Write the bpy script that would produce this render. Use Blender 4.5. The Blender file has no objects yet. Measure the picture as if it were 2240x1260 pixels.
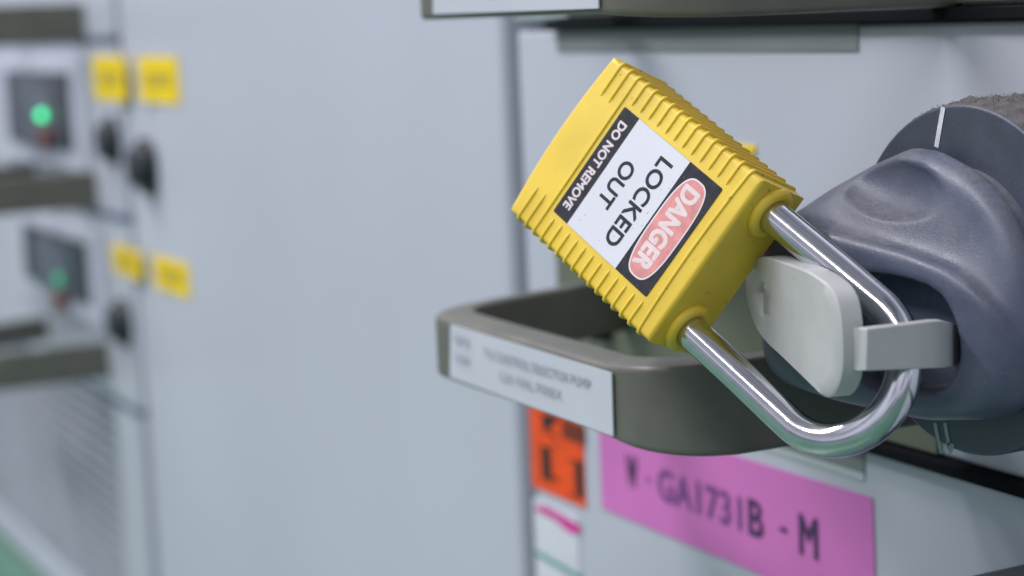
import bpy, bmesh, math, random
import numpy as np
from mathutils import Vector, Matrix, noise
random.seed(7)
scene = bpy.context.scene
col = scene.collection

# ------------------------------------------------------------------ camera
CAM = Vector((0.0, -0.275, 0.36))
# rows: world axis expressed in camera (right, down, forward)
RM = Matrix(((0.462373, 0.108668, -0.880001), (0.885727, -0.102742, 0.452695), (-0.041219, -0.988754, -0.143756)))
FPX, CX, CY = 4130.0, 1120.0, 630.0
cd = bpy.data.cameras.new('camera'); cam = bpy.data.objects.new('camera', cd); col.objects.link(cam)
right = Vector((RM[0][0], RM[1][0], RM[2][0])); down = Vector((RM[0][1], RM[1][1], RM[2][1])); fwd = Vector((RM[0][2], RM[1][2], RM[2][2]))
m = Matrix((( right.x, -down.x, -fwd.x, CAM.x), (right.y, -down.y, -fwd.y, CAM.y), (right.z, -down.z, -fwd.z, CAM.z), (0, 0, 0, 1)))
cam.matrix_world = m
cd.sensor_width = 36.0; cd.lens = 36.0 * FPX / 2240.0
cd.clip_start = 0.02; cd.clip_end = 50
cd.dof.use_dof = True; cd.dof.focus_distance = 0.362; cd.dof.aperture_fstop = 11.5
scene.camera = cam

# ------------------------------------------------------------------ world (dim room round the cabinet)
world = bpy.data.worlds.new('World'); scene.world = world; world.use_nodes = True
wt = world.node_tree; wt.nodes.clear()
wo = wt.nodes.new('ShaderNodeOutputWorld'); wb = wt.nodes.new('ShaderNodeBackground')
tc = wt.nodes.new('ShaderNodeTexCoord'); sx = wt.nodes.new('ShaderNodeSeparateXYZ'); wr = wt.nodes.new('ShaderNodeValToRGB')
mr = wt.nodes.new('ShaderNodeMapRange'); mr.inputs['From Min'].default_value = -1; mr.inputs['From Max'].default_value = 1
wt.links.new(tc.outputs['Generated'], sx.inputs[0]); wt.links.new(sx.outputs['Z'], mr.inputs['Value'])
wt.links.new(mr.outputs[0], wr.inputs[0]); wt.links.new(wr.outputs[0], wb.inputs['Color']); wt.links.new(wb.outputs[0], wo.inputs[0])
el = wr.color_ramp.elements
el[0].position = 0.0; el[0].color = (0.26, 0.25, 0.22, 1)
el[1].position = 1.0; el[1].color = (0.34, 0.35, 0.42, 1)
for p, c in ((0.36, (0.28, 0.27, 0.26, 1)), (0.45, (0.40, 0.41, 0.48, 1)), (0.56, (0.88, 0.90, 1.08, 1)), (0.74, (1.05, 1.07, 1.26, 1)), (0.84, (0.55, 0.56, 0.66, 1))):
    e = wr.color_ramp.elements.new(p); e.color = c
wb.inputs['Strength'].default_value = 0.64
# added noise and an X gradient vary the unseen room's light and its reflections
nw = wt.nodes.new('ShaderNodeTexNoise'); nw.inputs['Scale'].default_value = 2.6; nw.inputs['Detail'].default_value = 1.5
mpw = wt.nodes.new('ShaderNodeMapping'); mpw.inputs['Scale'].default_value = (1.0, 1.0, 1.8); wt.links.new(tc.outputs['Generated'], mpw.inputs[0]); wt.links.new(mpw.outputs[0], nw.inputs['Vector'])
rw = wt.nodes.new('ShaderNodeMapRange'); rw.inputs['From Min'].default_value = .44; rw.inputs['From Max'].default_value = .54; rw.inputs['To Min'].default_value = .60; rw.inputs['To Max'].default_value = 1.2
wt.links.new(nw.outputs['Fac'], rw.inputs['Value'])
gx = wt.nodes.new('ShaderNodeMapRange'); gx.inputs['From Min'].default_value = -1.0; gx.inputs['From Max'].default_value = 1.0; gx.inputs['To Min'].default_value = 1.18; gx.inputs['To Max'].default_value = .95
wt.links.new(sx.outputs['X'], gx.inputs['Value'])
gm_ = wt.nodes.new('ShaderNodeMath'); gm_.operation = 'MULTIPLY'; wt.links.new(gx.outputs[0], gm_.inputs[0]); wt.links.new(rw.outputs[0], gm_.inputs[1])
vw = wt.nodes.new('ShaderNodeVectorMath'); vw.operation = 'SCALE'; wt.links.new(wr.outputs[0], vw.inputs[0]); wt.links.new(gm_.outputs[0], vw.inputs['Scale']); wt.links.new(vw.outputs[0], wb.inputs['Color'])

def area(name, loc, target, sx_, sy_, power, color, spin=0):
    l = bpy.data.lights.new(name, 'AREA'); l.shape = 'RECTANGLE'; l.size = sx_; l.size_y = sy_; l.energy = power; l.color = color
    o = bpy.data.objects.new(name, l); col.objects.link(o)
    d = (Vector(target) - Vector(loc)).normalized()
    q = d.to_track_quat('-Z', 'Y'); o.matrix_world = Matrix.Translation(loc) @ q.to_matrix().to_4x4() @ Matrix.Rotation(spin, 4, 'Z')
    return o
# ceiling tubes along the aisle
area('ceiling_lamp', (-1.35, -1.15, 2.2), (-0.4, -0.1, 0.35), 2.2, 0.10, 58, (1.0, 0.975, 1.0))
area('ceiling_lamp', (0.45, -1.7, 2.2), (-0.3, -0.1, 0.3), 1.6, 0.10, 24, (1.0, 0.98, 1.0))

scene.view_settings.view_transform = 'Standard'; scene.view_settings.look = 'None'
scene.view_settings.exposure = -0.05; scene.view_settings.gamma = 1.0
scene.view_settings.use_curve_mapping = False
scene.render.engine = 'CYCLES'

# ------------------------------------------------------------------ helpers
def ray(px, py):
    v = Vector(((px - CX) / FPX, (py - CY) / FPX, 1.0))
    return RM @ v
def on_y(px, py, Y=0.0):
    r = ray(px, py); return CAM + r * ((Y - CAM.y) / r.y)
def on_x(px, py, X):
    r = ray(px, py); return CAM + r * ((X - CAM.x) / r.x)
def on_plane(px, py, p0, n):
    r = ray(px, py); return CAM + r * ((p0 - CAM).dot(n) / r.dot(n))

def mat(name, color, rough=0.5, metal=0.0, spec=0.5, var=0.06, vscale=40.0, bump=0.0, bscale=300.0, dust=0.0, dustcol=(0.22, 0.20, 0.18), emit=None, estr=0.0, sss=0.0, speck=0.0, speckcol=(0.05, 0.05, 0.05), coat=0.0, coatr=.15, scratch=0.0, speckscale=900.0, aniso=1.0):
    mt = bpy.data.materials.new(name); mt.use_nodes = True; nt = mt.node_tree; b = nt.nodes['Principled BSDF']
    L = nt.links.new
    co = nt.nodes.new('ShaderNodeTexCoord')
    b.inputs['Roughness'].default_value = rough; b.inputs['Metallic'].default_value = metal
    b.inputs['Specular IOR Level'].default_value = spec
    if coat: b.inputs['Coat Weight'].default_value = coat; b.inputs['Coat Roughness'].default_value = coatr
    if sss:
        b.inputs['Subsurface Weight'].default_value = sss; b.inputs['Subsurface Scale'].default_value = 0.002
        b.inputs['Subsurface Radius'].default_value = (1.0, 0.6, 0.15)
    n1 = nt.nodes.new('ShaderNodeTexNoise'); n1.inputs['Scale'].default_value = vscale; n1.inputs['Detail'].default_value = 6
    L(co.outputs['Object'], n1.inputs['Vector'])
    r1 = nt.nodes.new('ShaderNodeMapRange'); r1.inputs['From Min'].default_value = .3; r1.inputs['From Max'].default_value = .7
    r1.inputs['To Min'].default_value = 1 - var; r1.inputs['To Max'].default_value = 1 + var
    L(n1.outputs['Fac'], r1.inputs['Value'])
    mx = nt.nodes.new('ShaderNodeVectorMath'); mx.operation = 'SCALE'; mx.inputs[0].default_value = color[:3]
    L(r1.outputs[0], mx.inputs['Scale'])
    out = mx.outputs['Vector']
    rr = nt.nodes.new('ShaderNodeMapRange'); rr.inputs['From Min'].default_value = .3; rr.inputs['From Max'].default_value = .7
    rr.inputs['To Min'].default_value = rough * .85; rr.inputs['To Max'].default_value = min(1, rough * 1.15)
    L(n1.outputs['Fac'], rr.inputs['Value']); rout = rr.outputs[0]
    if dust:
        ge = nt.nodes.new('ShaderNodeNewGeometry'); sp = nt.nodes.new('ShaderNodeSeparateXYZ'); L(ge.outputs['Normal'], sp.inputs[0])
        m1 = nt.nodes.new('ShaderNodeMapRange'); m1.inputs['From Min'].default_value = .2; m1.inputs['From Max'].default_value = .95; L(sp.outputs['Z'], m1.inputs['Value'])
        n2 = nt.nodes.new('ShaderNodeTexNoise'); n2.inputs['Scale'].default_value = 900; n2.inputs['Detail'].default_value = 8; n2.inputs['Roughness'].default_value = .75; L(co.outputs['Object'], n2.inputs['Vector'])
        n3 = nt.nodes.new('ShaderNodeTexNoise'); n3.inputs['Scale'].default_value = 90; n3.inputs['Detail'].default_value = 4; L(co.outputs['Object'], n3.inputs['Vector'])
        a = nt.nodes.new('ShaderNodeMath'); a.operation = 'MULTIPLY'; L(n2.outputs['Fac'], a.inputs[0]); L(n3.outputs['Fac'], a.inputs[1])
        m2 = nt.nodes.new('ShaderNodeMapRange'); m2.inputs['From Min'].default_value = .14; m2.inputs['From Max'].default_value = .42; L(a.outputs[0], m2.inputs['Value'])
        a2 = nt.nodes.new('ShaderNodeMath'); a2.operation = 'MULTIPLY_ADD'; L(m1.outputs[0], a2.inputs[0]); a2.inputs[1].default_value = 1.0; a2.inputs[2].default_value = .12
        a3 = nt.nodes.new('ShaderNodeMath'); a3.operation = 'MULTIPLY'; L(a2.outputs[0], a3.inputs[0]); L(m2.outputs[0], a3.inputs[1])
        a4 = nt.nodes.new('ShaderNodeMath'); a4.operation = 'MULTIPLY'; L(a3.outputs[0], a4.inputs[0]); a4.inputs[1].default_value = dust; a4.use_clamp = True
        mm = nt.nodes.new('ShaderNodeMix'); mm.data_type = 'RGBA'; L(a4.outputs[0], mm.inputs['Factor']); L(out, mm.inputs['A']); mm.inputs['B'].default_value = (*dustcol, 1)
        out = mm.outputs['Result']
        ra = nt.nodes.new('ShaderNodeMath'); ra.operation = 'MULTIPLY_ADD'; L(a4.outputs[0], ra.inputs[0]); ra.inputs[1].default_value = .5; L(rout, ra.inputs[2]); ra.use_clamp = True; rout = ra.outputs[0]
    if speck:
        n4 = nt.nodes.new('ShaderNodeTexNoise'); n4.inputs['Scale'].default_value = speckscale; n4.inputs['Detail'].default_value = 2; L(co.outputs['Object'], n4.inputs['Vector'])
        m4 = nt.nodes.new('ShaderNodeMapRange'); m4.inputs['From Min'].default_value = .72 - speck * .06; m4.inputs['From Max'].default_value = .78 - speck * .06; L(n4.outputs['Fac'], m4.inputs['Value'])
        m5 = nt.nodes.new('ShaderNodeMix'); m5.data_type = 'RGBA'; L(m4.outputs[0], m5.inputs['Factor']); L(out, m5.inputs['A']); m5.inputs['B'].default_value = (*speckcol, 1); out = m5.outputs['Result']
    L(out, b.inputs['Base Color']); L(rout, b.inputs['Roughness'])
    if bump or scratch:
        nb = nt.nodes.new('ShaderNodeTexNoise'); nb.inputs['Scale'].default_value = bscale; nb.inputs['Detail'].default_value = 5
        mp = nt.nodes.new('ShaderNodeMapping'); mp.inputs['Scale'].default_value = (1, aniso, 1); L(co.outputs['Object'], mp.inputs[0]); L(mp.outputs[0], nb.inputs['Vector'])
        bp = nt.nodes.new('ShaderNodeBump'); bp.inputs['Strength'].default_value = bump or scratch; bp.inputs['Distance'].default_value = 0.0004
        L(nb.outputs['Fac'], bp.inputs['Height']); L(bp.outputs[0], b.inputs['Normal'])
    if emit:
        b.inputs['Emission Color'].default_value = (*emit, 1); b.inputs['Emission Strength'].default_value = estr
    return mt

M = {}
M['panel'] = mat('painted_panel', (0.482, 0.507, 0.578), .34, var=.035, vscale=6, bump=.03, bscale=900)
M['trim'] = mat('trim_grey_green', (0.20, 0.22, 0.225), .45, var=.08)  # soft shade below the seams, put into the colour
M['olive_trim'] = mat('trim_olive', (0.075, 0.090, 0.072), .6, spec=.25, var=.08)  # pull handle's reflection in the glossy panel, put into the colour
M['lip'] = mat('pale_lip', (0.48, 0.53, 0.55), .45)
M['gasket'] = mat('black_gasket', (0.008, 0.009, 0.012), .9, spec=.1)
M['frame'] = mat('frame_dark', (0.13, 0.15, 0.24), .6)
M['olive'] = mat('olive_plastic', (0.120, 0.120, 0.100), .38, var=.12, vscale=60, bump=.08, bscale=700, dust=.35, dustcol=(.25, .24, .21))
M['backplate'] = mat('handle_well_olive', (0.14, 0.15, 0.11), .5, var=.1)
M['paper'] = mat('plate_white', (0.53, 0.56, 0.62), .35, var=.03)
M['greytext'] = mat('faint_print', (0.38, 0.41, 0.46), .5)
M['grip'] = mat('blue_grey_plastic', (0.082, 0.096, 0.150), .33, var=.12, vscale=150, bump=.18, bscale=2600, dust=.85, dustcol=(.20, .195, .195), speck=.45, speckcol=(.22, .22, .24), speckscale=2600)
M['ring'] = mat('ring_plastic', (0.050, 0.062, 0.094), .40, var=.10, vscale=200, bump=.12, bscale=1800, dust=.6, dustcol=(.16, .15, .15), speck=.3, speckcol=(.18, .19, .20), speckscale=2800)
M['mark'] = mat('mark_white', (0.60, 0.63, 0.72), .5, var=.15, vscale=600)
M['mark_dim'] = mat('mark_grey_green', (0.26, 0.33, 0.33), .5, var=.2, vscale=600)
M['tab'] = mat('tab_grey', (0.44, 0.45, 0.45), .42, var=.06, vscale=120, bump=.12, bscale=500, speck=.25, speckcol=(.25, .22, .17), speckscale=260)
M['dust'] = mat('dust_fluff', (0.105, 0.10, 0.10), .95, var=.3, vscale=400)
M['yellow'] = mat('yellow_body', (0.80, 0.56, 0.036), .46, spec=.6, coat=.25, coatr=.6, dust=.25, dustcol=(.52, .42, .14), var=.09, vscale=70, bump=.07, bscale=900, sss=.06, speck=.1, speckcol=(.30, .20, .05), speckscale=520)
M['steel'] = mat('chromed_steel', (0.64, 0.65, 0.68), .13, metal=1.0, var=.06, vscale=300)
M['st_white'] = mat('sticker_white', (0.72, 0.73, 0.80), .35, var=.02, speck=.25, speckcol=(.25, .25, .28), speckscale=1300)
M['st_black'] = mat('sticker_black', (0.022, 0.023, 0.030), .33, var=.15, vscale=500, speck=.45, speckcol=(.30, .30, .32), speckscale=2200)
M['st_pink'] = mat('sticker_faded_red', (0.74, 0.30, 0.28), .38, var=.16, vscale=420)
M['st_rim'] = mat('sticker_rim', (0.78, 0.70, 0.74), .38)
M['st_letter'] = mat('sticker_letter', (0.80, 0.67, 0.67), .38, var=.06, vscale=500)
M['pink'] = mat('pink_tape', (0.62, 0.17, 0.50), .35, var=.05, vscale=30)
M['purple'] = mat('purple_print', (0.20, 0.06, 0.24), .5)
M['purple_dark'] = mat('purple_print_dark', (0.06, 0.025, 0.10), .5)
M['orange'] = mat('orange_sticker', (0.80, 0.075, 0.004), .45, var=.12, vscale=120)
M['brown'] = mat('orange_sticker_dark', (0.16, 0.02, 0.005), .5)
M['black'] = mat('black_print', (0.012, 0.012, 0.012), .5)
M['magenta'] = mat('magenta_print', (0.62, 0.03, 0.30), .5)
M['teal'] = mat('teal_print', (0.06, 0.28, 0.28), .5)
M['yel_st'] = mat('yellow_sticker', (0.86, 0.62, 0.01), .6, spec=.2)
M['yel_print'] = mat('yellow_sticker_print', (0.36, 0.28, 0.05), .5)
M['white_st'] = mat('white_sticker', (0.62, 0.65, 0.70), .5)
M['bezel'] = mat('white_bezel', (0.56, 0.58, 0.68), .4)
M['screen'] = mat('dark_window', (0.020, 0.028, 0.045), .3)
M['inner'] = mat('window_interior', (0.12, 0.14, 0.18), .5, var=.3, vscale=70)
M['green'] = mat('green_lamp_lens', (0.02, 0.5, 0.15), .3, emit=(0.015, 0.55, 0.20), estr=5.0)
M['green_dim'] = mat('green_lamp_dim', (0.02, 0.30, 0.14), .3, emit=(0.02, 0.4, 0.2), estr=.8)
M['red'] = mat('red_button', (0.28, 0.06, 0.03), .4)
M['knob'] = mat('black_knob', (0.020, 0.026, 0.034), .4)
M['vent_back'] = mat('vent_back', (0.20, 0.215, 0.26), .6)
M['vent'] = mat('vent_grey', (0.36, 0.38, 0.44), .5, var=.12, vscale=9)  # uneven tone put in for soft reflections on the vent
M['floor'] = mat('green_floor', (0.085, 0.21, 0.145), .35, var=.06, vscale=4)

def link(name, bm, mt, parent=None, smooth=True, bevel=0.0, seg=3, angle=35):
    me = bpy.data.meshes.new(name)
    bmesh.ops.recalc_face_normals(bm, faces=bm.faces)
    bm.to_mesh(me); bm.free()
    for x in (mt if isinstance(mt, (list, tuple)) else [mt]): me.materials.append(x)
    if smooth:
        for p in me.polygons: p.use_smooth = True
        if hasattr(me, 'set_sharp_from_angle'): me.set_sharp_from_angle(angle=math.radians(angle))
    o = bpy.data.objects.new(name, me); col.objects.link(o)
    if bevel:
        b = o.modifiers.new('bevel', 'BEVEL'); b.width = bevel; b.segments = seg; b.limit_method = 'ANGLE'; b.angle_limit = math.radians(30)
        b.harden_normals = False
    if parent is not None:
        o.parent = parent
        o.matrix_parent_inverse = parent.matrix_world.inverted()
    return o
def empty(name, loc, rot=None):
    o = bpy.data.objects.new(name, None); col.objects.link(o)
    o.matrix_world = (rot.to_4x4() if rot else Matrix.Identity(4)); o.location = loc
    if rot: o.matrix_world = Matrix.Translation(loc) @ rot.to_4x4()
    else: o.matrix_world = Matrix.Translation(loc)
    o.empty_display_size = .02
    return o
def tag(o, label, cat, group=None):
    o['label'] = label; o['category'] = cat
    if group: o['group'] = group
    return o
def box(bm, x0, x1, y0, y1, z0, z1, mi=0):
    vs = [bm.verts.new((x, y, z)) for x in (x0, x1) for y in (y0, y1) for z in (z0, z1)]
    for f in ((0, 1, 3, 2), (4, 6, 7, 5), (0, 4, 5, 1), (2, 3, 7, 6), (0, 2, 6, 4), (1, 5, 7, 3)):
        bm.faces.new([vs[i] for i in f]).material_index = mi
def mbox(name, mt, parent, x0, x1, y0, y1, z0, z1, bevel=0.0, seg=3):
    bm = bmesh.new(); box(bm, min(x0, x1), max(x0, x1), min(y0, y1), max(y0, y1), min(z0, z1), max(z0, z1))
    return link(name, bm, mt, parent, bevel=bevel, seg=seg)
def prism(bm, pts, d, mi=0):
    """extrude polygon (list of Vectors) by vector d"""
    a = [bm.verts.new(p) for p in pts]; b = [bm.verts.new(p + d) for p in pts]
    n = len(a)
    bm.faces.new(a).material_index = mi; bm.faces.new(b[::-1]).material_index = mi
    for i in range(n): bm.faces.new((a[i], b[i], b[(i + 1) % n], a[(i + 1) % n])).material_index = mi
def smooth_poly(pts, it=2):
    for _ in range(it):
        q = []
        for i in range(len(pts)):
            a, b = pts[i], pts[(i + 1) % len(pts)]
            q += [a * .75 + b * .25, a * .25 + b * .75]
        pts = q
    return pts
def cyl(bm, c, axis, r, h, seg=48, r2=None, mi=0):
    axis = Vector(axis).normalized(); q = axis.to_track_quat('Z', 'Y').to_matrix().to_4x4()
    res = bmesh.ops.create_cone(bm, cap_ends=True, segments=seg, radius1=r, radius2=r if r2 is None else r2, depth=h, matrix=Matrix.Translation(Vector(c) + axis * h / 2) @ q)
    for v in res['verts']:
        for f in v.link_faces: f.material_index = mi
def tube(bm, path, r, seg=32, cap=True, closed=False):
    n = len(path); rings = []
    up = None
    for i, p in enumerate(path):
        if closed: t = (path[(i + 1) % n] - path[i - 1]).normalized()
        else: t = (path[min(i + 1, n - 1)] - path[max(i - 1, 0)]).normalized()
        if up is None:
            up = t.orthogonal().normalized()
        up = (up - t * up.dot(t)).normalized(); s = t.cross(up)
        rr = r[i] if isinstance(r, (list, tuple)) else r
        rings.append([bm.verts.new(p + (up * math.cos(2 * math.pi * k / seg) + s * math.sin(2 * math.pi * k / seg)) * rr) for k in range(seg)])
    for i in range(n if closed else n - 1):
        a, b = rings[i], rings[(i + 1) % n]
        for k in range(seg): bm.faces.new((a[k], a[(k + 1) % seg], b[(k + 1) % seg], b[k]))
    if cap and not closed:
        bm.faces.new(rings[0][::-1]); bm.faces.new(rings[-1])

def text_bm(bm, s, mat4, width, height, bold=0.0, mi=0, spacing=1.0, lift=.000004):
    """flat lettering fitted to width x height, centred on the local origin of mat4 (x = reading, y = up); bold = stroke thickening / height"""
    cu = bpy.data.curves.new('lettering_curve', 'FONT'); cu.body = s; cu.size = 1.0; cu.fill_mode = 'FRONT'; cu.resolution_u = 6
    cu.space_character = spacing
    ob = bpy.data.objects.new('lettering_tmp', cu); col.objects.link(ob)
    bpy.context.view_layer.update()
    dg = bpy.context.evaluated_depsgraph_get(); me = bpy.data.meshes.new_from_object(ob.evaluated_get(dg))
    xs = [v.co.x for v in me.vertices]; ys = [v.co.y for v in me.vertices]
    x0, x1, y0, y1 = min(xs), max(xs), min(ys), max(ys)
    d = bold * height
    sx_ = (width - 2 * d) / (x1 - x0); sy_ = (height - 2 * d) / (y1 - y0)
    base = [((v.co.x - (x0 + x1) / 2) * sx_, (v.co.y - (y0 + y1) / 2) * sy_) for v in me.vertices]
    offs = [(0, 0)] + ([(d * math.cos(math.pi * k / 4), d * math.sin(math.pi * k / 4)) for k in range(8)] if bold else [])
    for j, (ox, oy) in enumerate(offs):
        for v, (x, y) in zip(me.vertices, base): v.co = mat4 @ Vector((x + ox, y + oy, j * lift))
        n0 = len(bm.faces)
        bm.from_mesh(me); bm.faces.ensure_lookup_table()
        for f in bm.faces[n0:]: f.material_index = mi
    bpy.data.objects.remove(ob); bpy.data.curves.remove(cu); bpy.data.meshes.remove(me)

def wall_mat4(x, z, y, rz=0.0):
    """x reads along +X, y is up, facing -Y"""
    return Matrix.Translation((x, y, z)) @ Matrix(((1, 0, 0, 0), (0, 0, -1, 0), (0, 1, 0, 0), (0, 0, 0, 1))) @ Matrix.Rotation(rz, 4, 'Z')
def quad(bm, pts, mi=0):
    bm.faces.new([bm.verts.new(p) for p in pts]).material_index = mi

# ------------------------------------------------------------------ setting
bm = bmesh.new(); quad(bm, [(-6, -4, 0), (3, -4, 0), (3, .3, 0), (-6, .3, 0)])
fl = link('floor', bm, M['floor'], smooth=False); fl['kind'] = 'structure'

# carcass behind all doors
cab = tag(empty('switchgear_cabinet', (-.73, .1, 0)), 'long light grey steel cabinet with a tall plain door, holding all the switch units', 'cabinet')
fr = mbox('cabinet_frame', M['frame'], cab, -1.85, .10, .030, .20, 0.0015, .95)

Z1, Z2 = 0.3560, 0.2555      # seams between drawers
GAP = 0.0016
XL, XR = -0.5240, -0.020      # near drawer column

# blank tall door
mbox('door', M['panel'], cab, -0.915, -0.5345, 0.0,   .028, .004, .94, bevel=.003)

# cabinet stile left of it
FXU = -0.9746
mbox('upright', M['panel'], cab, FXU, -0.9156, .003, .029, .004, .94, bevel=.002)

# ------------------------------------------------------------------ near drawer column
DC = Vector((-0.2772, -0.0358, 0.306))    # centre of the rotary handle's ring
def make_pull(parent, dz=0.0, dx=0.0, text=True):
    outer = [(-.463, 0), (-.4580, -.017), (-.4543, -.0265), (-.4490, -.047), (-.4425, -.0640), (-.4350, -.0730), (-.4275, -.0756), (-.400, -.0758), (-.370, -.0758), (-.345, -.0762), (-.3330, -.0755), (-.3245, -.0705), (-.3200, -.0620), (-.3190, -.050), (-.3180, 0)]
    inner = [(-.4585, 0), (-.4538, -.017), (-.4502, -.0265), (-.4450, -.044), (-.4400, -.0560), (-.4350, -.0620), (-.4275, -.0645), (-.400, -.0650), (-.370, -.0650), (-.350, -.0655), (-.3400, -.0650), (-.3310, -.0600), (-.3270, -.0540), (-.3255, -.045), (-.3250, 0)]
    def zt(p):
        t = max(0, min(1, (p[0] + .345) / .025)); return .2849 + .0025 * t
    def zb(p):
        t = max(0, min(1, (p[0] + .345) / .03)); return .2690 - .0020 * t
    # resample smooth
    def resample(c, n=8):
        out = []
        for i in range(len(c) - 1):
            p0 = Vector(c[max(i - 1, 0)]); p1 = Vector(c[i]); p2 = Vector(c[i + 1]); p3 = Vector(c[min(i + 2, len(c) - 1)])
            for k in range(n):
                t = k / n
                out.append(.5 * ((2 * p1) + (-p0 + p2) * t + (2 * p0 - 5 * p1 + 4 * p2 - p3) * t * t + (-p0 + 3 * p1 - 3 * p2 + p3) * t ** 3))
        out.append(Vector(c[-1])); return out
    O = resample(outer); I = resample(inner)
    bm = bmesh.new(); rings = []; SH = Vector((dx, 0, 0))
    for o_, i_ in zip(O, I):
        a = Vector((o_.x, o_.y, zt(o_) + dz)); b = Vector((o_.x, o_.y, zb(o_) + dz)); c = Vector((i_.x, i_.y, zb(o_) + dz)); d = Vector((i_.x, i_.y, zt(o_) + dz))
        cs = []
        R = .0016
        P = [a, b, c, d]; cen = (a + b + c + d) / 4
        for k in range(4):
            p = P[k]; pv = (P[k - 1] - p); nx = (P[(k + 1) % 4] - p)
            r1 = min(R, pv.length * .45); r2 = min(R, nx.length * .45)
            pa = p + pv.normalized() * r1; pb = p + nx.normalized() * r2
            for t in (0, .2, .4, .6, .8, 1):
                cs.append(pa * (1 - t) ** 2 + p * 2 * t * (1 - t) + pb * t * t)
        rings.append([bm.verts.new(v + SH) for v in cs])
    n = len(rings[0])
    for i in range(len(rings) - 1):
        for k in range(n): bm.faces.new((rings[i][k], rings[i][(k + 1) % n], rings[i + 1][(k + 1) % n], rings[i + 1][k]))
    bm.faces.new(rings[0]); bm.faces.new(rings[-1][::-1])
    h = link('pull_handle', bm, M['olive'], parent, angle=60)
    if not text: return h
    # name plate
    bm = bmesh.new()
    pts = [Vector((-.4222, -.0762, .2703 + dz)), Vector((-.3408, -.0768, .2700 + dz)), Vector((-.3406, -.0768, .2838 + dz)), Vector((-.4205, -.0762, .2840 + dz))]
    pts = [Vector((p.x, p.y - .0002, p.z)) for p in pts]
    prism(bm, pts, Vector((0, .0004, 0)), 0)
    np_ = link('name_plate', bm, M['paper'], h, smooth=False)
    bm = bmesh.new()
    yy = -.07725
    text_bm(bm, 'EMS', wall_mat4(-.4133, .2812 + dz, yy), .0075, .0020, .03)
    text_bm(bm, 'L0F', wall_mat4(-.4133, .2765 + dz, yy), .0075, .0020, .03)
    text_bm(bm, 'TX CONTROL SELECTOR PUMP', wall_mat4(-.3755, .2800 + dz, yy), .052, .0022, .03)
    text_bm(bm, 'L21-VAL FIREX', wall_mat4(-.378, .2755 + dz, yy), .030, .0022, .03)
    link('lettering', bm, M['greytext'], np_, smooth=False)
    return h

def drawer(z0, z1, label, group='light grey plug-in drawers of the near column', lower_trim=False):
    d = tag(empty('switch_unit', (-.27, 0, z0)), label, 'switch unit', group)
    mbox('drawer_front', M['panel'], d, XL, XR, 0, .028, z0 + GAP, z1 - GAP, bevel=.0012)
    return d

# --- upper drawer
du = drawer(Z1, Z1 + .1005, 'light grey drawer at the top edge, mostly out of view, above the black seam')
mbox('bottom_trim', M['olive_trim'], du, -.4885, XR - .001, -.0022, -.0001, Z1 + .0022, Z1 + .0095, bevel=.0004)  # coloured strip standing for the handle's reflection in the panel
mbox('end_trim', M['lip'], du, XL + .001, -.4889, -.0016, -.0001, Z1 + .0022, Z1 + .0095, bevel=.0004)  # paler strip at the left end of the olive one
mbox('seam_gasket', M['gasket'], du, -.500, XR, -.0034, .026, Z1 - .0015, Z1 + .00155, bevel=.0005)
make_pull(du, dz=.0903)
# --- middle drawer
dm = drawer(Z2, Z1, 'light grey drawer in the middle carrying the dusty rotary handle and the padlock')
mbox('top_trim', M['trim'], dm, -.498, -.3538, -.0005, -.0001, Z1 - .0078, Z1 - .0017)  # coloured strip standing for the soft shade under the seam
ph = make_pull(dm, dz=0)
mbox('seam_gasket', M['gasket'], dm, -.500, XR, -.0034, .026, Z2 - .0015, Z2 + .00155, bevel=.0005)
p1 = on_y(1655, 334, 0)
mbox('yellow_sticker', M['yel_st'], dm, p1.x - .012, p1.x, -.0006, -.0001, p1.z, p1.z + .0018)
# screw on the panel behind the pull
sc = on_y(1335, 712, 0)
bm = bmesh.new(); cyl(bm, (sc.x, 0, sc.z), (0, -1, 0), .0040, .006, 24); link('screw', bm, M['gasket'], dm)
# shallow recess plate behind the pull
mbox('handle_backplate', M['backplate'], dm, -.502, -.326, -.0014, -.0001, .2575, .2960, bevel=.0005)
# --- lower drawer
dl = drawer(Z2 - .1005, Z2, 'light grey drawer below, carrying the pink name tape and the orange sticker')
mbox('top_trim', M['trim'], dl, -.498, -.3538, -.0005, -.0001, Z2 - .0078, Z2 - .0017)  # the same painted shade under the lower seam
mbox('trim_lip', M['lip'], dl, -.498, -.3538, -.0005, -.0001, Z2 - .0096, Z2 - .0079)  # thin pale strip along the lower edge of the grey-green one
# pink tape
bm = bmesh.new()
PT = [Vector((-.4808, -.0004, .2115)), Vector((-.3500, -.0004, .2115)), Vector((-.3508, -.0004, .2422)), Vector((-.4810, -.0004, .2408))]
prism(bm, PT, Vector((0, .0003, 0)))
pk = link('pink_tape', bm, M['pink'], dl, smooth=False)
bm = bmesh.new()
y_ = -.0006
text_bm(bm, 'W', wall_mat4(-.4622, .2266, y_), .0066, .0098, .02, mi=1)
text_bm(bm, '-', wall_mat4(-.4530, .2260, y_), .0026, .0010)
text_bm(bm, 'GA1731', wall_mat4(-.4270, .2262, y_), .0420, .0096, .04, spacing=1.08)
text_bm(bm, 'B', wall_mat4(-.3995, .2264, y_), .0070, .0100, .03, mi=1)
text_bm(bm, '-', wall_mat4(-.3872, .2262, y_), .0032, .0013, 0, mi=1)
text_bm(bm, 'M', wall_mat4(-.3765, .2269, y_), .0080, .0108, .03, mi=1)
link('lettering', bm, [M['purple'], M['purple_dark']], pk, smooth=False)
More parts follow.
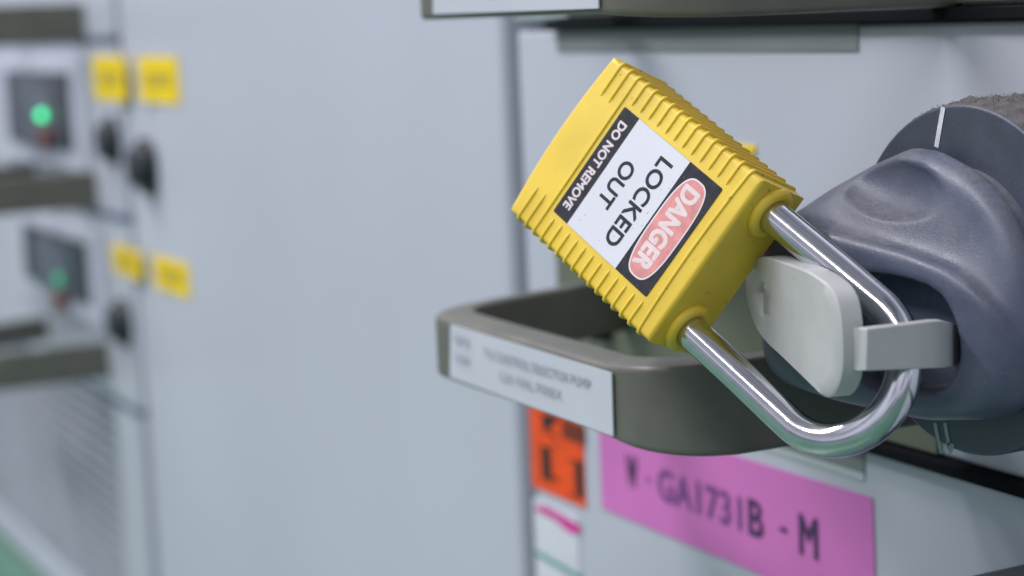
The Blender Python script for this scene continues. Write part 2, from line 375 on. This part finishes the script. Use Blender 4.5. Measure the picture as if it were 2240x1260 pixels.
# orange sticker with black marks
bm = bmesh.new(); box(bm, -.5250, -.4908, -.0005, -.0001, .2093, .2368)
orr = link('orange_sticker', bm, M['orange'], dl, smooth=False)
bm = bmesh.new()
def wq(x0, y0, x1, y1, Y=-.0007, mi=0):
    a = on_y(x0, y0, Y); c = on_y(x1, y1, Y)
    quad(bm, [(a.x, Y, a.z), (c.x, Y, a.z), (c.x, Y, c.z), (a.x, Y, c.z)], mi)
wq(1183, 972, 1206, 1054); wq(1256, 1004, 1275, 1092); wq(1228, 915, 1278, 974, mi=1); wq(1206, 972, 1214, 982); wq(1206, 1040, 1222, 1056, mi=1); wq(1240, 1004, 1256, 1014); wq(1196, 944, 1216, 958, mi=1); wq(1243, 1080, 1256, 1090, mi=1)
t = [on_y(1183, 905, -.0007), on_y(1226, 912, -.0007), on_y(1188, 948, -.0007)]
quad(bm, t)
link('black_marks', bm, [M['black'], M['brown']], orr, smooth=False)
# small white sticker with magenta ribbon and teal line
bm = bmesh.new(); box(bm, -.5250, -.4960, -.0004, -.0001, .170, .2055)
ws = link('white_sticker', bm, M['white_st'], dl, smooth=False)
bm = bmesh.new()
def wpoly(pp, Y=-.0006, mi=0): quad(bm, [on_y(x, y, Y) for x, y in pp], mi)
wpoly([(1170, 1105), (1195, 1108), (1235, 1130), (1268, 1150), (1270, 1164), (1258, 1170), (1238, 1160), (1215, 1138), (1172, 1116)])
wpoly([(1172, 1203), (1205, 1222), (1275, 1262), (1275, 1274), (1200, 1230), (1172, 1214)], mi=1)
link('printed_lines', bm, [M['magenta'], M['teal']], ws, smooth=False)

# ------------------------------------------------------------------ rotary handle
ring_bm = bmesh.new()
cyl(ring_bm, DC + Vector((0, .0358, 0)), (0, -1, 0), .0336, .0358, 160)
rh = link('rotary_handle', ring_bm, M['ring'], dm, bevel=.0006, seg=3)
def add_mod_boolean(o, cutter):
    b = o.modifiers.new('cut', 'BOOLEAN'); b.operation = 'DIFFERENCE'; b.object = cutter; b.solver = 'EXACT'
def bake_mods(o, extra=()):
    bpy.context.view_layer.update()
    dg = bpy.context.evaluated_depsgraph_get(); me = bpy.data.meshes.new_from_object(o.evaluated_get(dg))
    o.modifiers.clear(); old = o.data; nm = old.name; o.data = me; bpy.data.meshes.remove(old); me.name = nm
    for e in extra: bpy.data.objects.remove(e)

def smax(a, b, k):
    h = np.maximum(k - np.abs(a - b), 0) / k
    return np.maximum(a, b) + h * h * k * .25
def smin(a, b, k): return -smax(-a, -b, k)
def surface_net(F, org, h):
    """F sampled on a grid (negative inside) -> vertices, quads"""
    S = F < 0
    nx, ny, nz = F.shape
    cnt = np.zeros((nx - 1, ny - 1, nz - 1)); acc = np.zeros((nx - 1, ny - 1, nz - 1, 3))
    corners = [(i, j, k) for i in (0, 1) for j in (0, 1) for k in (0, 1)]
    sl = lambda A, c: A[c[0]:nx - 1 + c[0], c[1]:ny - 1 + c[1], c[2]:nz - 1 + c[2]]
    for c in corners:
        for ax in range(3):
            if c[ax] == 0:
                d = list(c); d[ax] = 1; d = tuple(d)
                fa, fb = sl(F, c), sl(F, d); cr = (sl(S, c) != sl(S, d))
                t = np.where(cr, fa / np.where(cr, fa - fb, 1), 0)
                for q in range(3):
                    acc[..., q] += np.where(cr, c[q] + (t if q == ax else 0), 0)
                cnt += cr
    act = cnt > 0
    idx = -np.ones(act.shape, int); idx[act] = np.arange(act.sum())
    I = np.argwhere(act)
    V = (I + acc[act] / cnt[act][:, None]) * h + org
    Q = []
    for ax in range(3):
        u, v = [(1, 2), (2, 0), (0, 1)][ax]
        a0 = [slice(1, n - 1) for n in (nx, ny, nz)]; a1 = list(a0)
        a0[ax] = slice(0, (nx, ny, nz)[ax] - 1); a1[ax] = slice(1, (nx, ny, nz)[ax])
        A, B = S[tuple(a0)], S[tuple(a1)]
        for flip in (False, True):
            E = np.argwhere((A & ~B) if not flip else (~A & B))
            if not len(E): continue
            base = E.copy()
            for q in range(3):
                if q != ax: base[:, q] += 1
            def cell(du, dv):
                c = base.copy(); c[:, u] += du; c[:, v] += dv; return idx[c[:, 0], c[:, 1], c[:, 2]]
            q4 = np.stack([cell(-1, -1), cell(0, -1), cell(0, 0), cell(-1, 0)], 1)
            Q.append(q4[:, ::-1] if flip else q4)
    return V, np.concatenate(Q)

def grip_mesh():
    h = .5
    x = np.arange(-41, 29, h); sv = np.arange(-3, 32, h); z = np.arange(-29, 30, h)
    X, Sg, Z = np.meshgrid(x, sv, z, indexing='ij')
    ip = lambda A, pts: np.interp(A, [p[0] for p in pts], [p[1] for p in pts])
    def sm1(pts):          # smooth the tables a little along x
        xs = np.arange(-46, 34, .25); ys = np.interp(xs, [p[0] for p in pts], [p[1] for p in pts])
        k = np.hanning(33); k /= k.sum(); yp = np.pad(ys, 16, mode='edge'); ys = np.convolve(yp, k, 'valid')
        return lambda A: np.interp(A, xs, ys)
    SF = sm1([(-38, 20.5), (-34, 24), (-30, 25), (-24, 23.6), (-16, 21.2), (-6, 19), (4, 17), (12, 15.2), (17, 14), (21, 12), (25, 8)])(X)
    ZL = sm1([(-38, 10), (-30, 11.5), (-24, 11.5), (-16, 10.4), (-6, 8.9), (4, 7.4), (12, 5.4), (17, 3), (21, -1), (25, -5)])(X)
    HT = sm1([(-38, 12.5), (-30, 17.5), (-20, 22), (-10, 25.4), (-2, 24.9), (6, 21.4), (12, 17), (17, 12), (21, 7), (25, 0)])(X)
    ZB = sm1([(-38, -13), (-34, -19), (-28, -22.5), (-16, -24.3), (4, -25.0), (17, -23), (22, -19), (26, -11)])(X)
    t = np.clip((Sg - 2.0) / (SF - 2.0), 0, 1.2)
    w = np.clip((t - .05) / .80, 0, 1); w = 1 - w * w * (3 - 2 * w)
    ZT = ZL + (HT - ZL) * w - 1.3 * np.exp(-((t - .68) / .15) ** 2) * np.clip((X + 26) / 8, 0, 1)
    top = (Z - ZT) / 1.35; bot = (ZB - Z); front = (Sg - SF) / 1.04
    left = -(X + 37.6); right = X - 24.6
    bar = smax(top, front, 2.6); bar = smax(bar, bot, 7.0); bar = smax(bar, left, 8.0); bar = smax(bar, right, 5.0); bar = smax(bar, 2.2 - Sg, .8)
    r = np.sqrt(X ** 2 + Z ** 2)
    hub = smax(r - 21.9, Sg - 7.0, 4.0); hub = np.maximum(hub, -1.6 - Sg)
    neck_bar = smin(bar, hub, 3.0)
    # keep the gap between bar and ring open outside the hub
    G = np.where(Sg < 2.2, np.minimum(np.maximum(neck_bar, 2.2 - Sg), hub), neck_bar)
    # thumb scoop
    c = np.array([-9.0, 10.6, 18.4]); a1, a2 = math.radians(8), math.radians(56)
    ex_ = np.array([math.cos(a1), 0, -math.sin(a1)])
    nv = np.array([math.sin(a1) * math.cos(a2), math.sin(a2), math.cos(a1) * math.cos(a2)]); ev = np.cross(nv, ex_)
    P = np.stack([X - c[0], Sg - c[1], Z - c[2]], -1)
    px_, pe, pn = P @ ex_, P @ ev, P @ nv
    rad = np.sqrt((px_ / 15.5) ** 2 + (pe / 6.4) ** 2 + (pn / 4.6) ** 2)
    scoop = (rad - 1) * 4.6
    G = smax(G, -scoop, .45)
    # slot for the locking tab
    p0m = Vector((0, -18, 0)); n_m = Vector((-.22, 1.0, 0)).normalized(); inw = Vector((-.18, 1.0, 0)).normalized(); tg = Vector((n_m.y, -n_m.x, 0))
    outline = [(1872, 596), (1965, 606), (2045, 634), (2080, 688), (2096, 758), (2088, 822), (2045, 858), (1985, 860), (1880, 850), (1845, 760), (1842, 650)]
    pw = smooth_poly([on_plane(x_, y_, DC + p0m / 1000, n_m) for x_, y_ in outline], 1)
    poly = [((p - DC) * 1000) for p in pw]; poly = [((p - p0m).dot(tg), p.z) for p in poly]
    Y = -Sg
    # slide each sample along inw to the outline's plane
    k_ = ((X - p0m.x) * n_m.x + (Y - p0m.y) * n_m.y) / inw.dot(n_m)
    qx, qy = X - k_ * inw.x - p0m.x, Y - k_ * inw.y - p0m.y
    U = qx * tg.x + qy * tg.y
    d2 = np.full(U.shape, 1e9); sgn = np.ones(U.shape)
    n = len(poly)
    for i in range(n):
        ax_, ay = poly[i]; bx, by = poly[i - 1]
        exx, eyy = bx - ax_, by - ay; wx, wy = U - ax_, Z - ay
        tt = np.clip((wx * exx + wy * eyy) / (exx * exx + eyy * eyy), 0, 1)
        d2 = np.minimum(d2, (wx - tt * exx) ** 2 + (wy - tt * eyy) ** 2)
        c1 = Z >= ay; c2 = Z < by; c3 = exx * wy > eyy * wx
        allc = (c1 & c2 & c3) | (~c1 & ~c2 & ~c3)
        sgn = np.where(allc, -sgn, sgn)
    slot = sgn * np.sqrt(d2)
    slot = smax(slot, k_ - 7.5, 1.0)
    G = smax(G, -slot, 1.3)
    V, Q = surface_net(G, np.array([x[0], sv[0], z[0]]), h)
    V = np.stack([V[:, 0], -V[:, 1], V[:, 2]], 1) / 1000 + np.array(DC)
    me = bpy.data.meshes.new('grip'); me.from_pydata(V.tolist(), [], Q.tolist()); me.update()
    return me
gm = grip_mesh(); bm = bmesh.new(); bm.from_mesh(gm)
bmesh.ops.smooth_vert(bm, verts=bm.verts, factor=.5, use_axis_x=True, use_axis_y=True, use_axis_z=True)
grip = link('grip', bm, M['grip'], rh, angle=180)

# inner guide rails in the slot
bm = bmesh.new()
for k in range(9):
    q = DC + Vector((2.0 + k * 1.5, -4.5, 3.6)) / 1000
    box(bm, q.x, q.x + .0006, q.y, q.y + .003, q.z - .002, q.z + .002)
link('spring_comb', bm, M['ring'], grip, smooth=False)

# marks on the ring
bm = bmesh.new()
def radial(xa, za, xb, zb, w, mi):
    a = Vector((xa, 0, za)) / 1000; b = Vector((xb, 0, zb)) / 1000; t = (b - a).normalized(); s = Vector((t.z, 0, -t.x)) * w / 2000
    Y = Vector((0, -.00012, 0))
    quad(bm, [DC + a - s + Y, DC + b - s + Y, DC + b + s + Y, DC + a + s + Y], mi)
def dpt(px, py):
    p = on_y(px, py, DC.y) - DC; return p.x * 1000, p.z * 1000
a = dpt(2064, 234); b = dpt(2049, 322); radial(a[0], a[1], b[0], b[1], 1.25, 0)
link('index_line', bm, M['mark'], rh, smooth=False)
bm = bmesh.new()
a = dpt(2046, 925); b = dpt(2060, 992); radial(a[0], a[1], b[0], b[1], 1.1, 0)
link('index_line', bm, M['mark_dim'], rh, smooth=False)
bm = bmesh.new()
a = dpt(2068, 925); b = dpt(2077, 975); radial(a[0], a[1], b[0], b[1], 1.1, 0)
quad(bm, [on_y(x, y, DC.y - .00012) for x, y in ((2067, 968), (2076, 968), (2088, 972), (2086, 984), (2080, 994), (2076, 991), (2070, 978))], 0)
link('arrow_mark', bm, M['mark_dim'], rh, smooth=False)

# dust fluff lying on top of the ring
bm = bmesh.new()
Rr = .0336
NA, NS = 90, 50
grid = []
for i in range(NS + 1):
    s = -.0352 + .0349 * i / NS
    row = []
    for k in range(NA + 1):
        a = math.radians(-62 + 124 * k / NA)
        e = min(1, (NS - i) / 10) ** .5 * min(1, k / 12, (NA - k) / 12)
        h = (.0004 + .0011 * abs(noise.noise(Vector((a * 30, s * 700, 1)))) + .0012 * abs(noise.noise(Vector((a * 8, s * 200, 5))))) * e
        row.append(bm.verts.new(DC + Vector((math.sin(a) * (Rr + h - .0001), -s - (.0 if True else 0) - .0, math.cos(a) * (Rr + h - .0001)))))
    grid.append(row)
for i in range(NS):
    for k in range(NA): bm.faces.new((grid[i][k], grid[i][k + 1], grid[i + 1][k + 1], grid[i + 1][k]))
for _ in range(6500):
    s = random.uniform(-.035, -.0008); a = math.radians(random.gauss(5, 30)); e = min(1, abs(s) / .008)
    if abs(a) > 1.1: continue
    p = DC + Vector((math.sin(a) * Rr, -s, math.cos(a) * Rr))
    nrm = Vector((math.sin(a), 0, math.cos(a)))
    d = (nrm * random.uniform(.0, .45) + Vector((random.uniform(-1, 1), random.uniform(-1, 1), random.uniform(-.3, .6)))).normalized()
    L_ = random.uniform(.0006, .0022) * (.4 + .6 * e); path = [p.copy()]
    for j in range(4):
        d = (d + Vector((random.uniform(-.7, .7), random.uniform(-.7, .7), random.uniform(-.7, .6)))).normalized(); path.append(path[-1] + d * L_ / 4)
    tube(bm, path, random.uniform(.00002, .00005), 3, cap=False)
du_ = link('dust', bm, M['dust'], rh, smooth=True, angle=180)
du_['kind'] = 'stuff'

# ------------------------------------------------------------------ locking tab (slides out of the grip)
A_ = DC + Vector((-31, -28.6, 0)) / 1000; B_ = DC + Vector((18, -40.5, 0)) / 1000
ex = (B_ - A_).normalized(); nn = Vector((-ex.y, ex.x, 0))   # inward normal
if nn.y < 0: nn = -nn
face = [(1670, 560), (1716, 574), (1775, 596), (1822, 632), (1838, 690), (1842, 790), (1834, 845), (1808, 877), (1776, 846), (1706, 778), (1672, 748), (1640, 708), (1612, 630), (1630, 566)]
pts = [on_plane(x, y, A_, nn) for x, y in face]
pts = smooth_poly(pts, 2)
bm = bmesh.new()
th = .0042
# front grid: fan of loops so that the face can curve back at its left end
def curve_back(p):
    t = (p - A_).dot(ex) * 1000
    d = max(0, 14 - t); return p + nn * (d * d * .004) / 1000
cen = sum(pts, Vector()) / len(pts)
loops = []
for f in (1.0, .97, .8, .6, .4, .2):
    loops.append([bm.verts.new(curve_back(cen + (p - cen) * f) + (nn * .00035 if f == 1.0 else Vector())) for p in pts])
cv = bm.verts.new(curve_back(cen)); n = len(pts)
for i in range(len(loops) - 1):
    for k in range(n): bm.faces.new((loops[i][k], loops[i][(k + 1) % n], loops[i + 1][(k + 1) % n], loops[i + 1][k]))
for k in range(n): bm.faces.new((loops[-1][k], loops[-1][(k + 1) % n], cv))
back = [bm.verts.new(curve_back(p) + nn * th) for p in pts]
for k in range(n): bm.faces.new((loops[0][(k + 1) % n], loops[0][k], back[k], back[(k + 1) % n]))
bm.faces.new(back)
tab = link('locking_tab', bm, M['tab'], rh, bevel=0, angle=40)
# arrow notch
bm = bmesh.new()
tri = [curve_back(on_plane(x - 5, y, A_, nn)) for x, y in ((1652, 632), (1675, 606), (1677, 705))]
c_ = sum(tri, Vector()) / 3
a_ = [bm.verts.new(p - nn * .0015) for p in tri]; b_ = [bm.verts.new(c_ + (p - c_) * .45 + nn * .0016) for p in tri]
bm.faces.new(a_); bm.faces.new(b_[::-1])
for k in range(3): bm.faces.new((a_[k], b_[k], b_[(k + 1) % 3], a_[(k + 1) % 3]))
cut = link('notch_cutter', bm, M['tab'])
add_mod_boolean(tab, cut); bake_mods(tab, [cut])
# strip going back into the slot
XS = DC.x + .0192
stn = [(1875, 722, 812, -.0034), (1884, 721, 812, -.0014), (1896, 719.5, 811.5, 0), (1950, 713.5, 809.5, 0), (2000, 707.5, 807.5, 0), (2040, 702.5, 806, -.0002), (2062, 702, 805, -.0014), (2082, 707, 802, -.0045), (2102, 716, 794, -.0125)]
bm = bmesh.new(); rings = []
off = Vector((-.0024, .0006, 0))
for px_, yt, yb, dxx in stn:
    a1_ = on_x(px_, yt, XS + dxx); b1_ = on_x(px_, yb, XS + dxx)
    rings.append([bm.verts.new(p) for p in (a1_, b1_, b1_ + off, a1_ + off)])
for i in range(len(rings) - 1):
    for k in range(4): bm.faces.new((rings[i][k], rings[i][(k + 1) % 4], rings[i + 1][(k + 1) % 4], rings[i + 1][k]))
bm.faces.new(rings[0]); bm.faces.new(rings[-1][::-1])
link('tab_arm', bm, M['tab'], tab, bevel=.0003, seg=3)

# second rotary handle, on the lower drawer (only its top edge is in view)
bm = bmesh.new(); D2 = DC + Vector((.0005, 0, -.0945))
cyl(bm, D2 + Vector((0, .0358, 0)), (0, -1, 0), .0336, .0358, 128)
rh2 = link('rotary_handle', bm, M['ring'], dl, bevel=.0006)
bm = bmesh.new(); cyl(bm, D2, (0, -1, 0), .0262, .010, 64, r2=.024); box(bm, D2.x - .034, D2.x + .022, D2.y - .024, D2.y - .002, D2.z - .030, D2.z - .004)
link('grip', bm, M['grip'], rh2, bevel=.004, seg=4)

# ------------------------------------------------------------------ padlock
PO = Vector((-0.33774, -0.08885, 0.33546))
PM = Matrix(((-0.37895, 0.8414, 0.38529), (-0.46078, 0.18951, -0.86704), (-0.80254, -0.5061, 0.31589)))
lock = empty('padlock', PO, PM)
tag(lock, 'yellow plastic safety padlock with chrome shackle hooked through the grey locking tab', 'padlock')
PW = lock.matrix_world.copy()
def plink(name, bm, mt, parent, **k):
    """bm is in padlock millimetres (u, v, w)"""
    bmesh.ops.transform(bm, matrix=PW @ Matrix.Scale(.001, 4), verts=bm.verts)
    return link(name, bm, mt, parent, **k)

W2, LV, TW = 19.05, 46.45, 16.5
bm = bmesh.new()
# outline in (u,v) with bowed bottom end, rounded in plan
N = 40
outl = []
for i in range(N + 1):
    u = -W2 + 2 * W2 * i / N; outl.append((u, 0.2 - 1.2 * (1 - (u / W2) ** 2)))
outl += [(W2, v) for v in [LV * k / 24 for k in range(1, 25)]]
outl += [(W2 - 2 * W2 * k / N, LV) for k in range(1, N + 1)]
outl += [(-W2, LV - LV * k / 24) for k in range(1, 24)]
ctr = Vector((0, 22))
def inset(p, d):
    u, v = p
    su = 1 - d / W2; mid = 22; hv = 24.5
    return (u * su, mid + (v - mid) * (1 - d / hv))
prof = []
R1 = .95
for k in range(7):
    a = math.pi / 2 * k / 6; prof.append((R1 - R1 * math.sin(a), -R1 + R1 * math.cos(a)))
prof2 = [(d, -TW - w) for d, w in reversed(prof)]
rings = []
for d, w in prof + prof2:
    rings.append([bm.verts.new((*inset(p, d), w)) for p in outl])
n = len(outl)
for i in range(len(rings) - 1):
    for k in range(n): bm.faces.new((rings[i][k], rings[i][(k + 1) % n], rings[i + 1][(k + 1) % n], rings[i + 1][k]))
# front and back covers (ruled strips so that the planar faces stay tidy)
bm.faces.new(rings[0]); bm.faces.new(rings[-1][::-1])

def rib(path3, width, height, taper=True):
    """raised rounded bead along path3 (list of (pos, normal)); bead width along v"""
    seg = 8; rr = []
    npt = len(path3)
    for i, (p, nr) in enumerate(path3):
        f = 1.0
        if taper: f = min(1.0, (min(i, npt - 1 - i) + .5) / 1.0)
        wf = 1.0 + .45 * min(1, max(0, 1 - abs(Vector(nr).z)) * 2.0) if taper else 1.0
        ring = []
        for k in range(seg + 1):
            a = math.pi * k / seg
            prf = math.sin(a) ** .45
            ring.append(bm.verts.new(Vector(p) + Vector((0, 1, 0)) * (-math.cos(a) * width * wf / 2 * f) + Vector(nr) * (prf * height * wf * f - .10)))
        rr.append(ring)
    for i in range(npt - 1):
        for k in range(seg): bm.faces.new((rr[i][k], rr[i][k + 1], rr[i + 1][k + 1], rr[i + 1][k]))
def side_path(sgn, u0, vfun):
    pth = []
    def nrm_at(k): return k
    for t in range(6): 
        u = u0 + (W2 - R1 - u0) * t / 5
        pth.append(((sgn * u, vfun(u), 0), (0, 0, 1)))
    for t in range(1, 8):
        a = math.pi / 2 * t / 8
        pth.append(((sgn * (W2 - R1 + R1 * math.sin(a)), vfun(W2), -R1 + R1 * math.cos(a)), (sgn * math.sin(a), 0, math.cos(a))))
    for t in range(9):
        w = -R1 - (TW - 2 * R1) * t / 8; pth.append(((sgn * W2, vfun(W2), w), (sgn, 0, 0)))
    for t in range(1, 8):
        a = math.pi / 2 * t / 8
        pth.append(((sgn * (W2 - R1 + R1 * math.cos(a)), vfun(W2), -TW + R1 - R1 * math.sin(a)), (sgn * math.cos(a), 0, -math.sin(a))))
    for t in range(6):
        u = W2 - R1 + (u0 - W2 + R1) * t / 5; pth.append(((sgn * u, vfun(u), -TW), (0, 0, -1)))
    return pth
VK = [3.3 + 2.64 * k for k in range(16)]
for sgn in (-1, 1):
    for k, v in enumerate(VK):
        if k in (2, 15):
            continue
        u0 = 11.4 if k < 2 else 13.9
        rib(side_path(sgn, u0, lambda u, v=v: v), .60, .47)
# beads that run right across the front
def full_path(vc, bow):
    f = lambda u: vc + bow * (u / W2) ** 2
    pth = []
    r = side_path(1, .4, f)
    l = side_path(-1, .4, f)
    return l[::-1][6 + 0:], r   # not used separately
for k, bow in ((2, 0.0), (15, .7)):
    f = lambda u, v=VK[k], b=bow: v - (0.4 if b else 0) + b * (u / W2) ** 2
    a = side_path(-1, .3, f); b = side_path(1, .3, f)
    a = a[:-6]; b = b[:-6]
    rib(a[::-1] + b, .66, .45)
# bosses round the shackle holes
for u in (-13.8, 13.8):
    cpath = [Vector((u + 4.15 * math.cos(2 * math.pi * k / 40), LV + .35, -8.2 + 4.15 * math.sin(2 * math.pi * k / 40))) for k in range(40)]
    tube(bm, cpath, 1.25, 14, closed=True)
body = plink('lock_body', bm, M['yellow'], lock, angle=50)

# shackle
path = [Vector((-13.8, v, -8.2)) for v in range(38, 78, 1)]
for k in range(0, 61):
    a = math.pi * k / 60; path.append(Vector((-13.8 * math.cos(a), 77.4 + 13.7 * math.sin(a), -8.2)))
path += [Vector((13.8, v, -8.2)) for v in range(77, 37, -1)]
bm = bmesh.new(); tube(bm, path, 3.28, 48)
plink('shackle', bm, M['steel'], lock, angle=60)

# sticker
bm = bmesh.new()
U0, U1, V0, V1 = -12.85, 12.85, 9.96, 40.3
def rr(u0, u1, v0, v1, r, seg=8):
    o = []
    for cx, cy, a0 in ((u1 - r, v1 - r, 0), (u0 + r, v1 - r, 90), (u0 + r, v0 + r, 180), (u1 - r, v0 + r, 270)):
        for k in range(seg + 1):
            a = math.radians(a0 + 90 * k / seg); o.append((cx + r * math.cos(a), cy + r * math.sin(a)))
    return o
prism(bm, [Vector((u, v, .02)) for u, v in rr(U0, U1, V0, V1, .4, 4)], Vector((0, 0, .13)), 1)
quad(bm, [(U0 + .02, 14.7, .17), (U1 - .02, 14.7, .17), (U1 - .02, 30.6, .17), (U0 + .02, 30.6, .17)], 0)
sticker = plink('warning_sticker', bm, [M['st_white'], M['st_black']], body, smooth=False)
bm = bmesh.new()
ell = lambda a, b, cu, cv, p=2.95, n=72: [(cu + a * math.copysign(abs(math.cos(2 * math.pi * k / n)) ** (2 / p), math.cos(2 * math.pi * k / n)), cv + b * math.copysign(abs(math.sin(2 * math.pi * k / n)) ** (2 / p), math.sin(2 * math.pi * k / n))) for k in range(n)]
bm.faces.new([bm.verts.new((u, v, .19)) for u, v in ell(11.25, 4.15, .15, 35.2)]).material_index = 0
bm.faces.new([bm.verts.new((u, v, .21)) for u, v in ell(10.9, 3.8, .15, 35.2)]).material_index = 1
plink('danger_oval', bm, [M['st_rim'], M['st_pink']], sticker, smooth=False)
bm = bmesh.new()
T = lambda u, v, w: Matrix.Translation((u, v, w))
text_bm(bm, 'DANGER', T(.15, 35.0, .235), 18.8, 4.6, .055, mi=2, lift=.003, spacing=1.04)
text_bm(bm, 'LOCKED', T(.0, 26.0, .20), 20.2, 3.95, .030, mi=0, lift=.003)
text_bm(bm, 'OUT', T(.1, 19.2, .20), 10.4, 3.85, .030, mi=0, lift=.003)
text_bm(bm, 'DO NOT REMOVE', T(.2, 12.2, .20), 20.9, 2.3, .045, mi=1, lift=.003)
plink('lettering', bm, [M['st_black'], M['st_rim'], M['st_letter']], sticker, smooth=False)

# ------------------------------------------------------------------ far drawer column
FX0, FX1 = -1.80, -0.975
def far_drawer(z0, z1, label, disp, labels, knobs, lamp, red, bars, lit=True):
    d = tag(empty('switch_unit', (-1.15, 0, z0)), label, 'switch unit', 'drawers of the far column at the left')
    mbox('drawer_front', M['panel'], d, FX0, FX1, 0, .028, z0 + GAP, z1 - GAP, bevel=.0012)
    mbox('seam_gasket', M['frame'], d, FX0, FX1, -.001, .02, z0 - .0014, z0 + .00145)
    if disp:
        x0, x1, za, zb = disp
        bz = mbox('window_bezel', M['bezel'], d, x0 - .030, x1 + .022, -.003, -.0001, za - .012, zb + .008, bevel=.001)
        sc_ = mbox('dark_window', M['screen'], d, x0, x1, -.005, -.0031, za, zb, bevel=.0006)
        mbox('window_interior', M['inner'], sc_, x0 + .036, x1 - .036, -.0056, -.0051, za - .001, zb - .004)
        bm = bmesh.new(); cyl(bm, (lamp[0], -.0057, lamp[1]), (0, -1, 0), .0030 if lit else .005, .003, 24, r2=.002)
        link('green_lamp', bm, M['green'] if lit else M['green_dim'], sc_)
        bm = bmesh.new(); cyl(bm, (red[0], -.0057, red[1]), (0, -1, 0), .006, .004, 24)
        link('red_button', bm, M['red'], sc_)
    for (x0, x1, za, zb) in labels:
        y = mbox('yellow_label', M['yel_st'], d, x0, x1, -.0008, -.0001, za, zb)
        bm = bmesh.new(); zc = (za + zb) / 2
        for k in (-1, 0, 1): box(bm, x0 + .010, x1 - .010, -.0010, -.00085, zc + k * .0026 - .0007, zc + k * .0026 + .0007)
        link('printed_lines', bm, M['yel_print'], y, smooth=False)
    for (x, z, r) in knobs:
        bm = bmesh.new(); cyl(bm, (x, -.0001, z), (0, -1, 0), r * 1.05, .002, 32); cyl(bm, (x, -.0021, z), (0, -1, 0), r * .85, .006, 32, r2=r * .7)
        link('knob', bm, M['knob'], d)
    make_pull(d, dz=bars, dx=-.7130, text=False)
    return d
far_drawer(Z1 - .001, Z1 + .0995, 'far drawer cut by the top edge at the left, only its dark bar showing', None, [], [], None, None, +.0880)
def lab(x0, y0, x1, y1):
    a = on_y(x0, y0, 0); c = on_y(x1, y1, 0); return (a.x, c.x, c.z, a.z)
far_drawer(.2605, Z1 - .001, 'far drawer with the bright green lamp in its dark window', (-1.215, -1.062, .2935, .3375), [lab(203, 124, 281, 222), lab(303, 124, 396, 228)], [(-.990, .3020, .0130), (-.9330, .2912, .0140)], (-1.117, .3122), (-1.110, .2985), -.0040)
far_drawer(.1555, .2605, 'far drawer with a dim green lamp, one knob and a thick dark bar', (-1.200, -1.050, .2070, .2420), [lab(247, 532, 313, 614), lab(337, 556, 418, 654)], [(-.9935, .2035, .0130)], (-1.108, .2150), (-1.106, .2028), -.1000, lit=False)
# vent panel with slanted fins
vp = mbox('vent_panel', M['vent_back'], cab, FX0, FX1, .004, .028, .003, .1535)
bm = bmesh.new()
z = .030
while z < .150:
    box(bm, FX0 + .01, FX1 - .050, -.0005, .0039, z, z + .0046); z += .0085
link('louvre', bm, M['vent'], vp, smooth=False)
mbox('vent_stile', M['panel'], vp, FX1 - .048, FX1, -.001, .0039, .003, .1535)
mbox('plinth_strip', M['panel'], vp, FX0, FX1 - .0485, -.002, .0039, .003, .022)
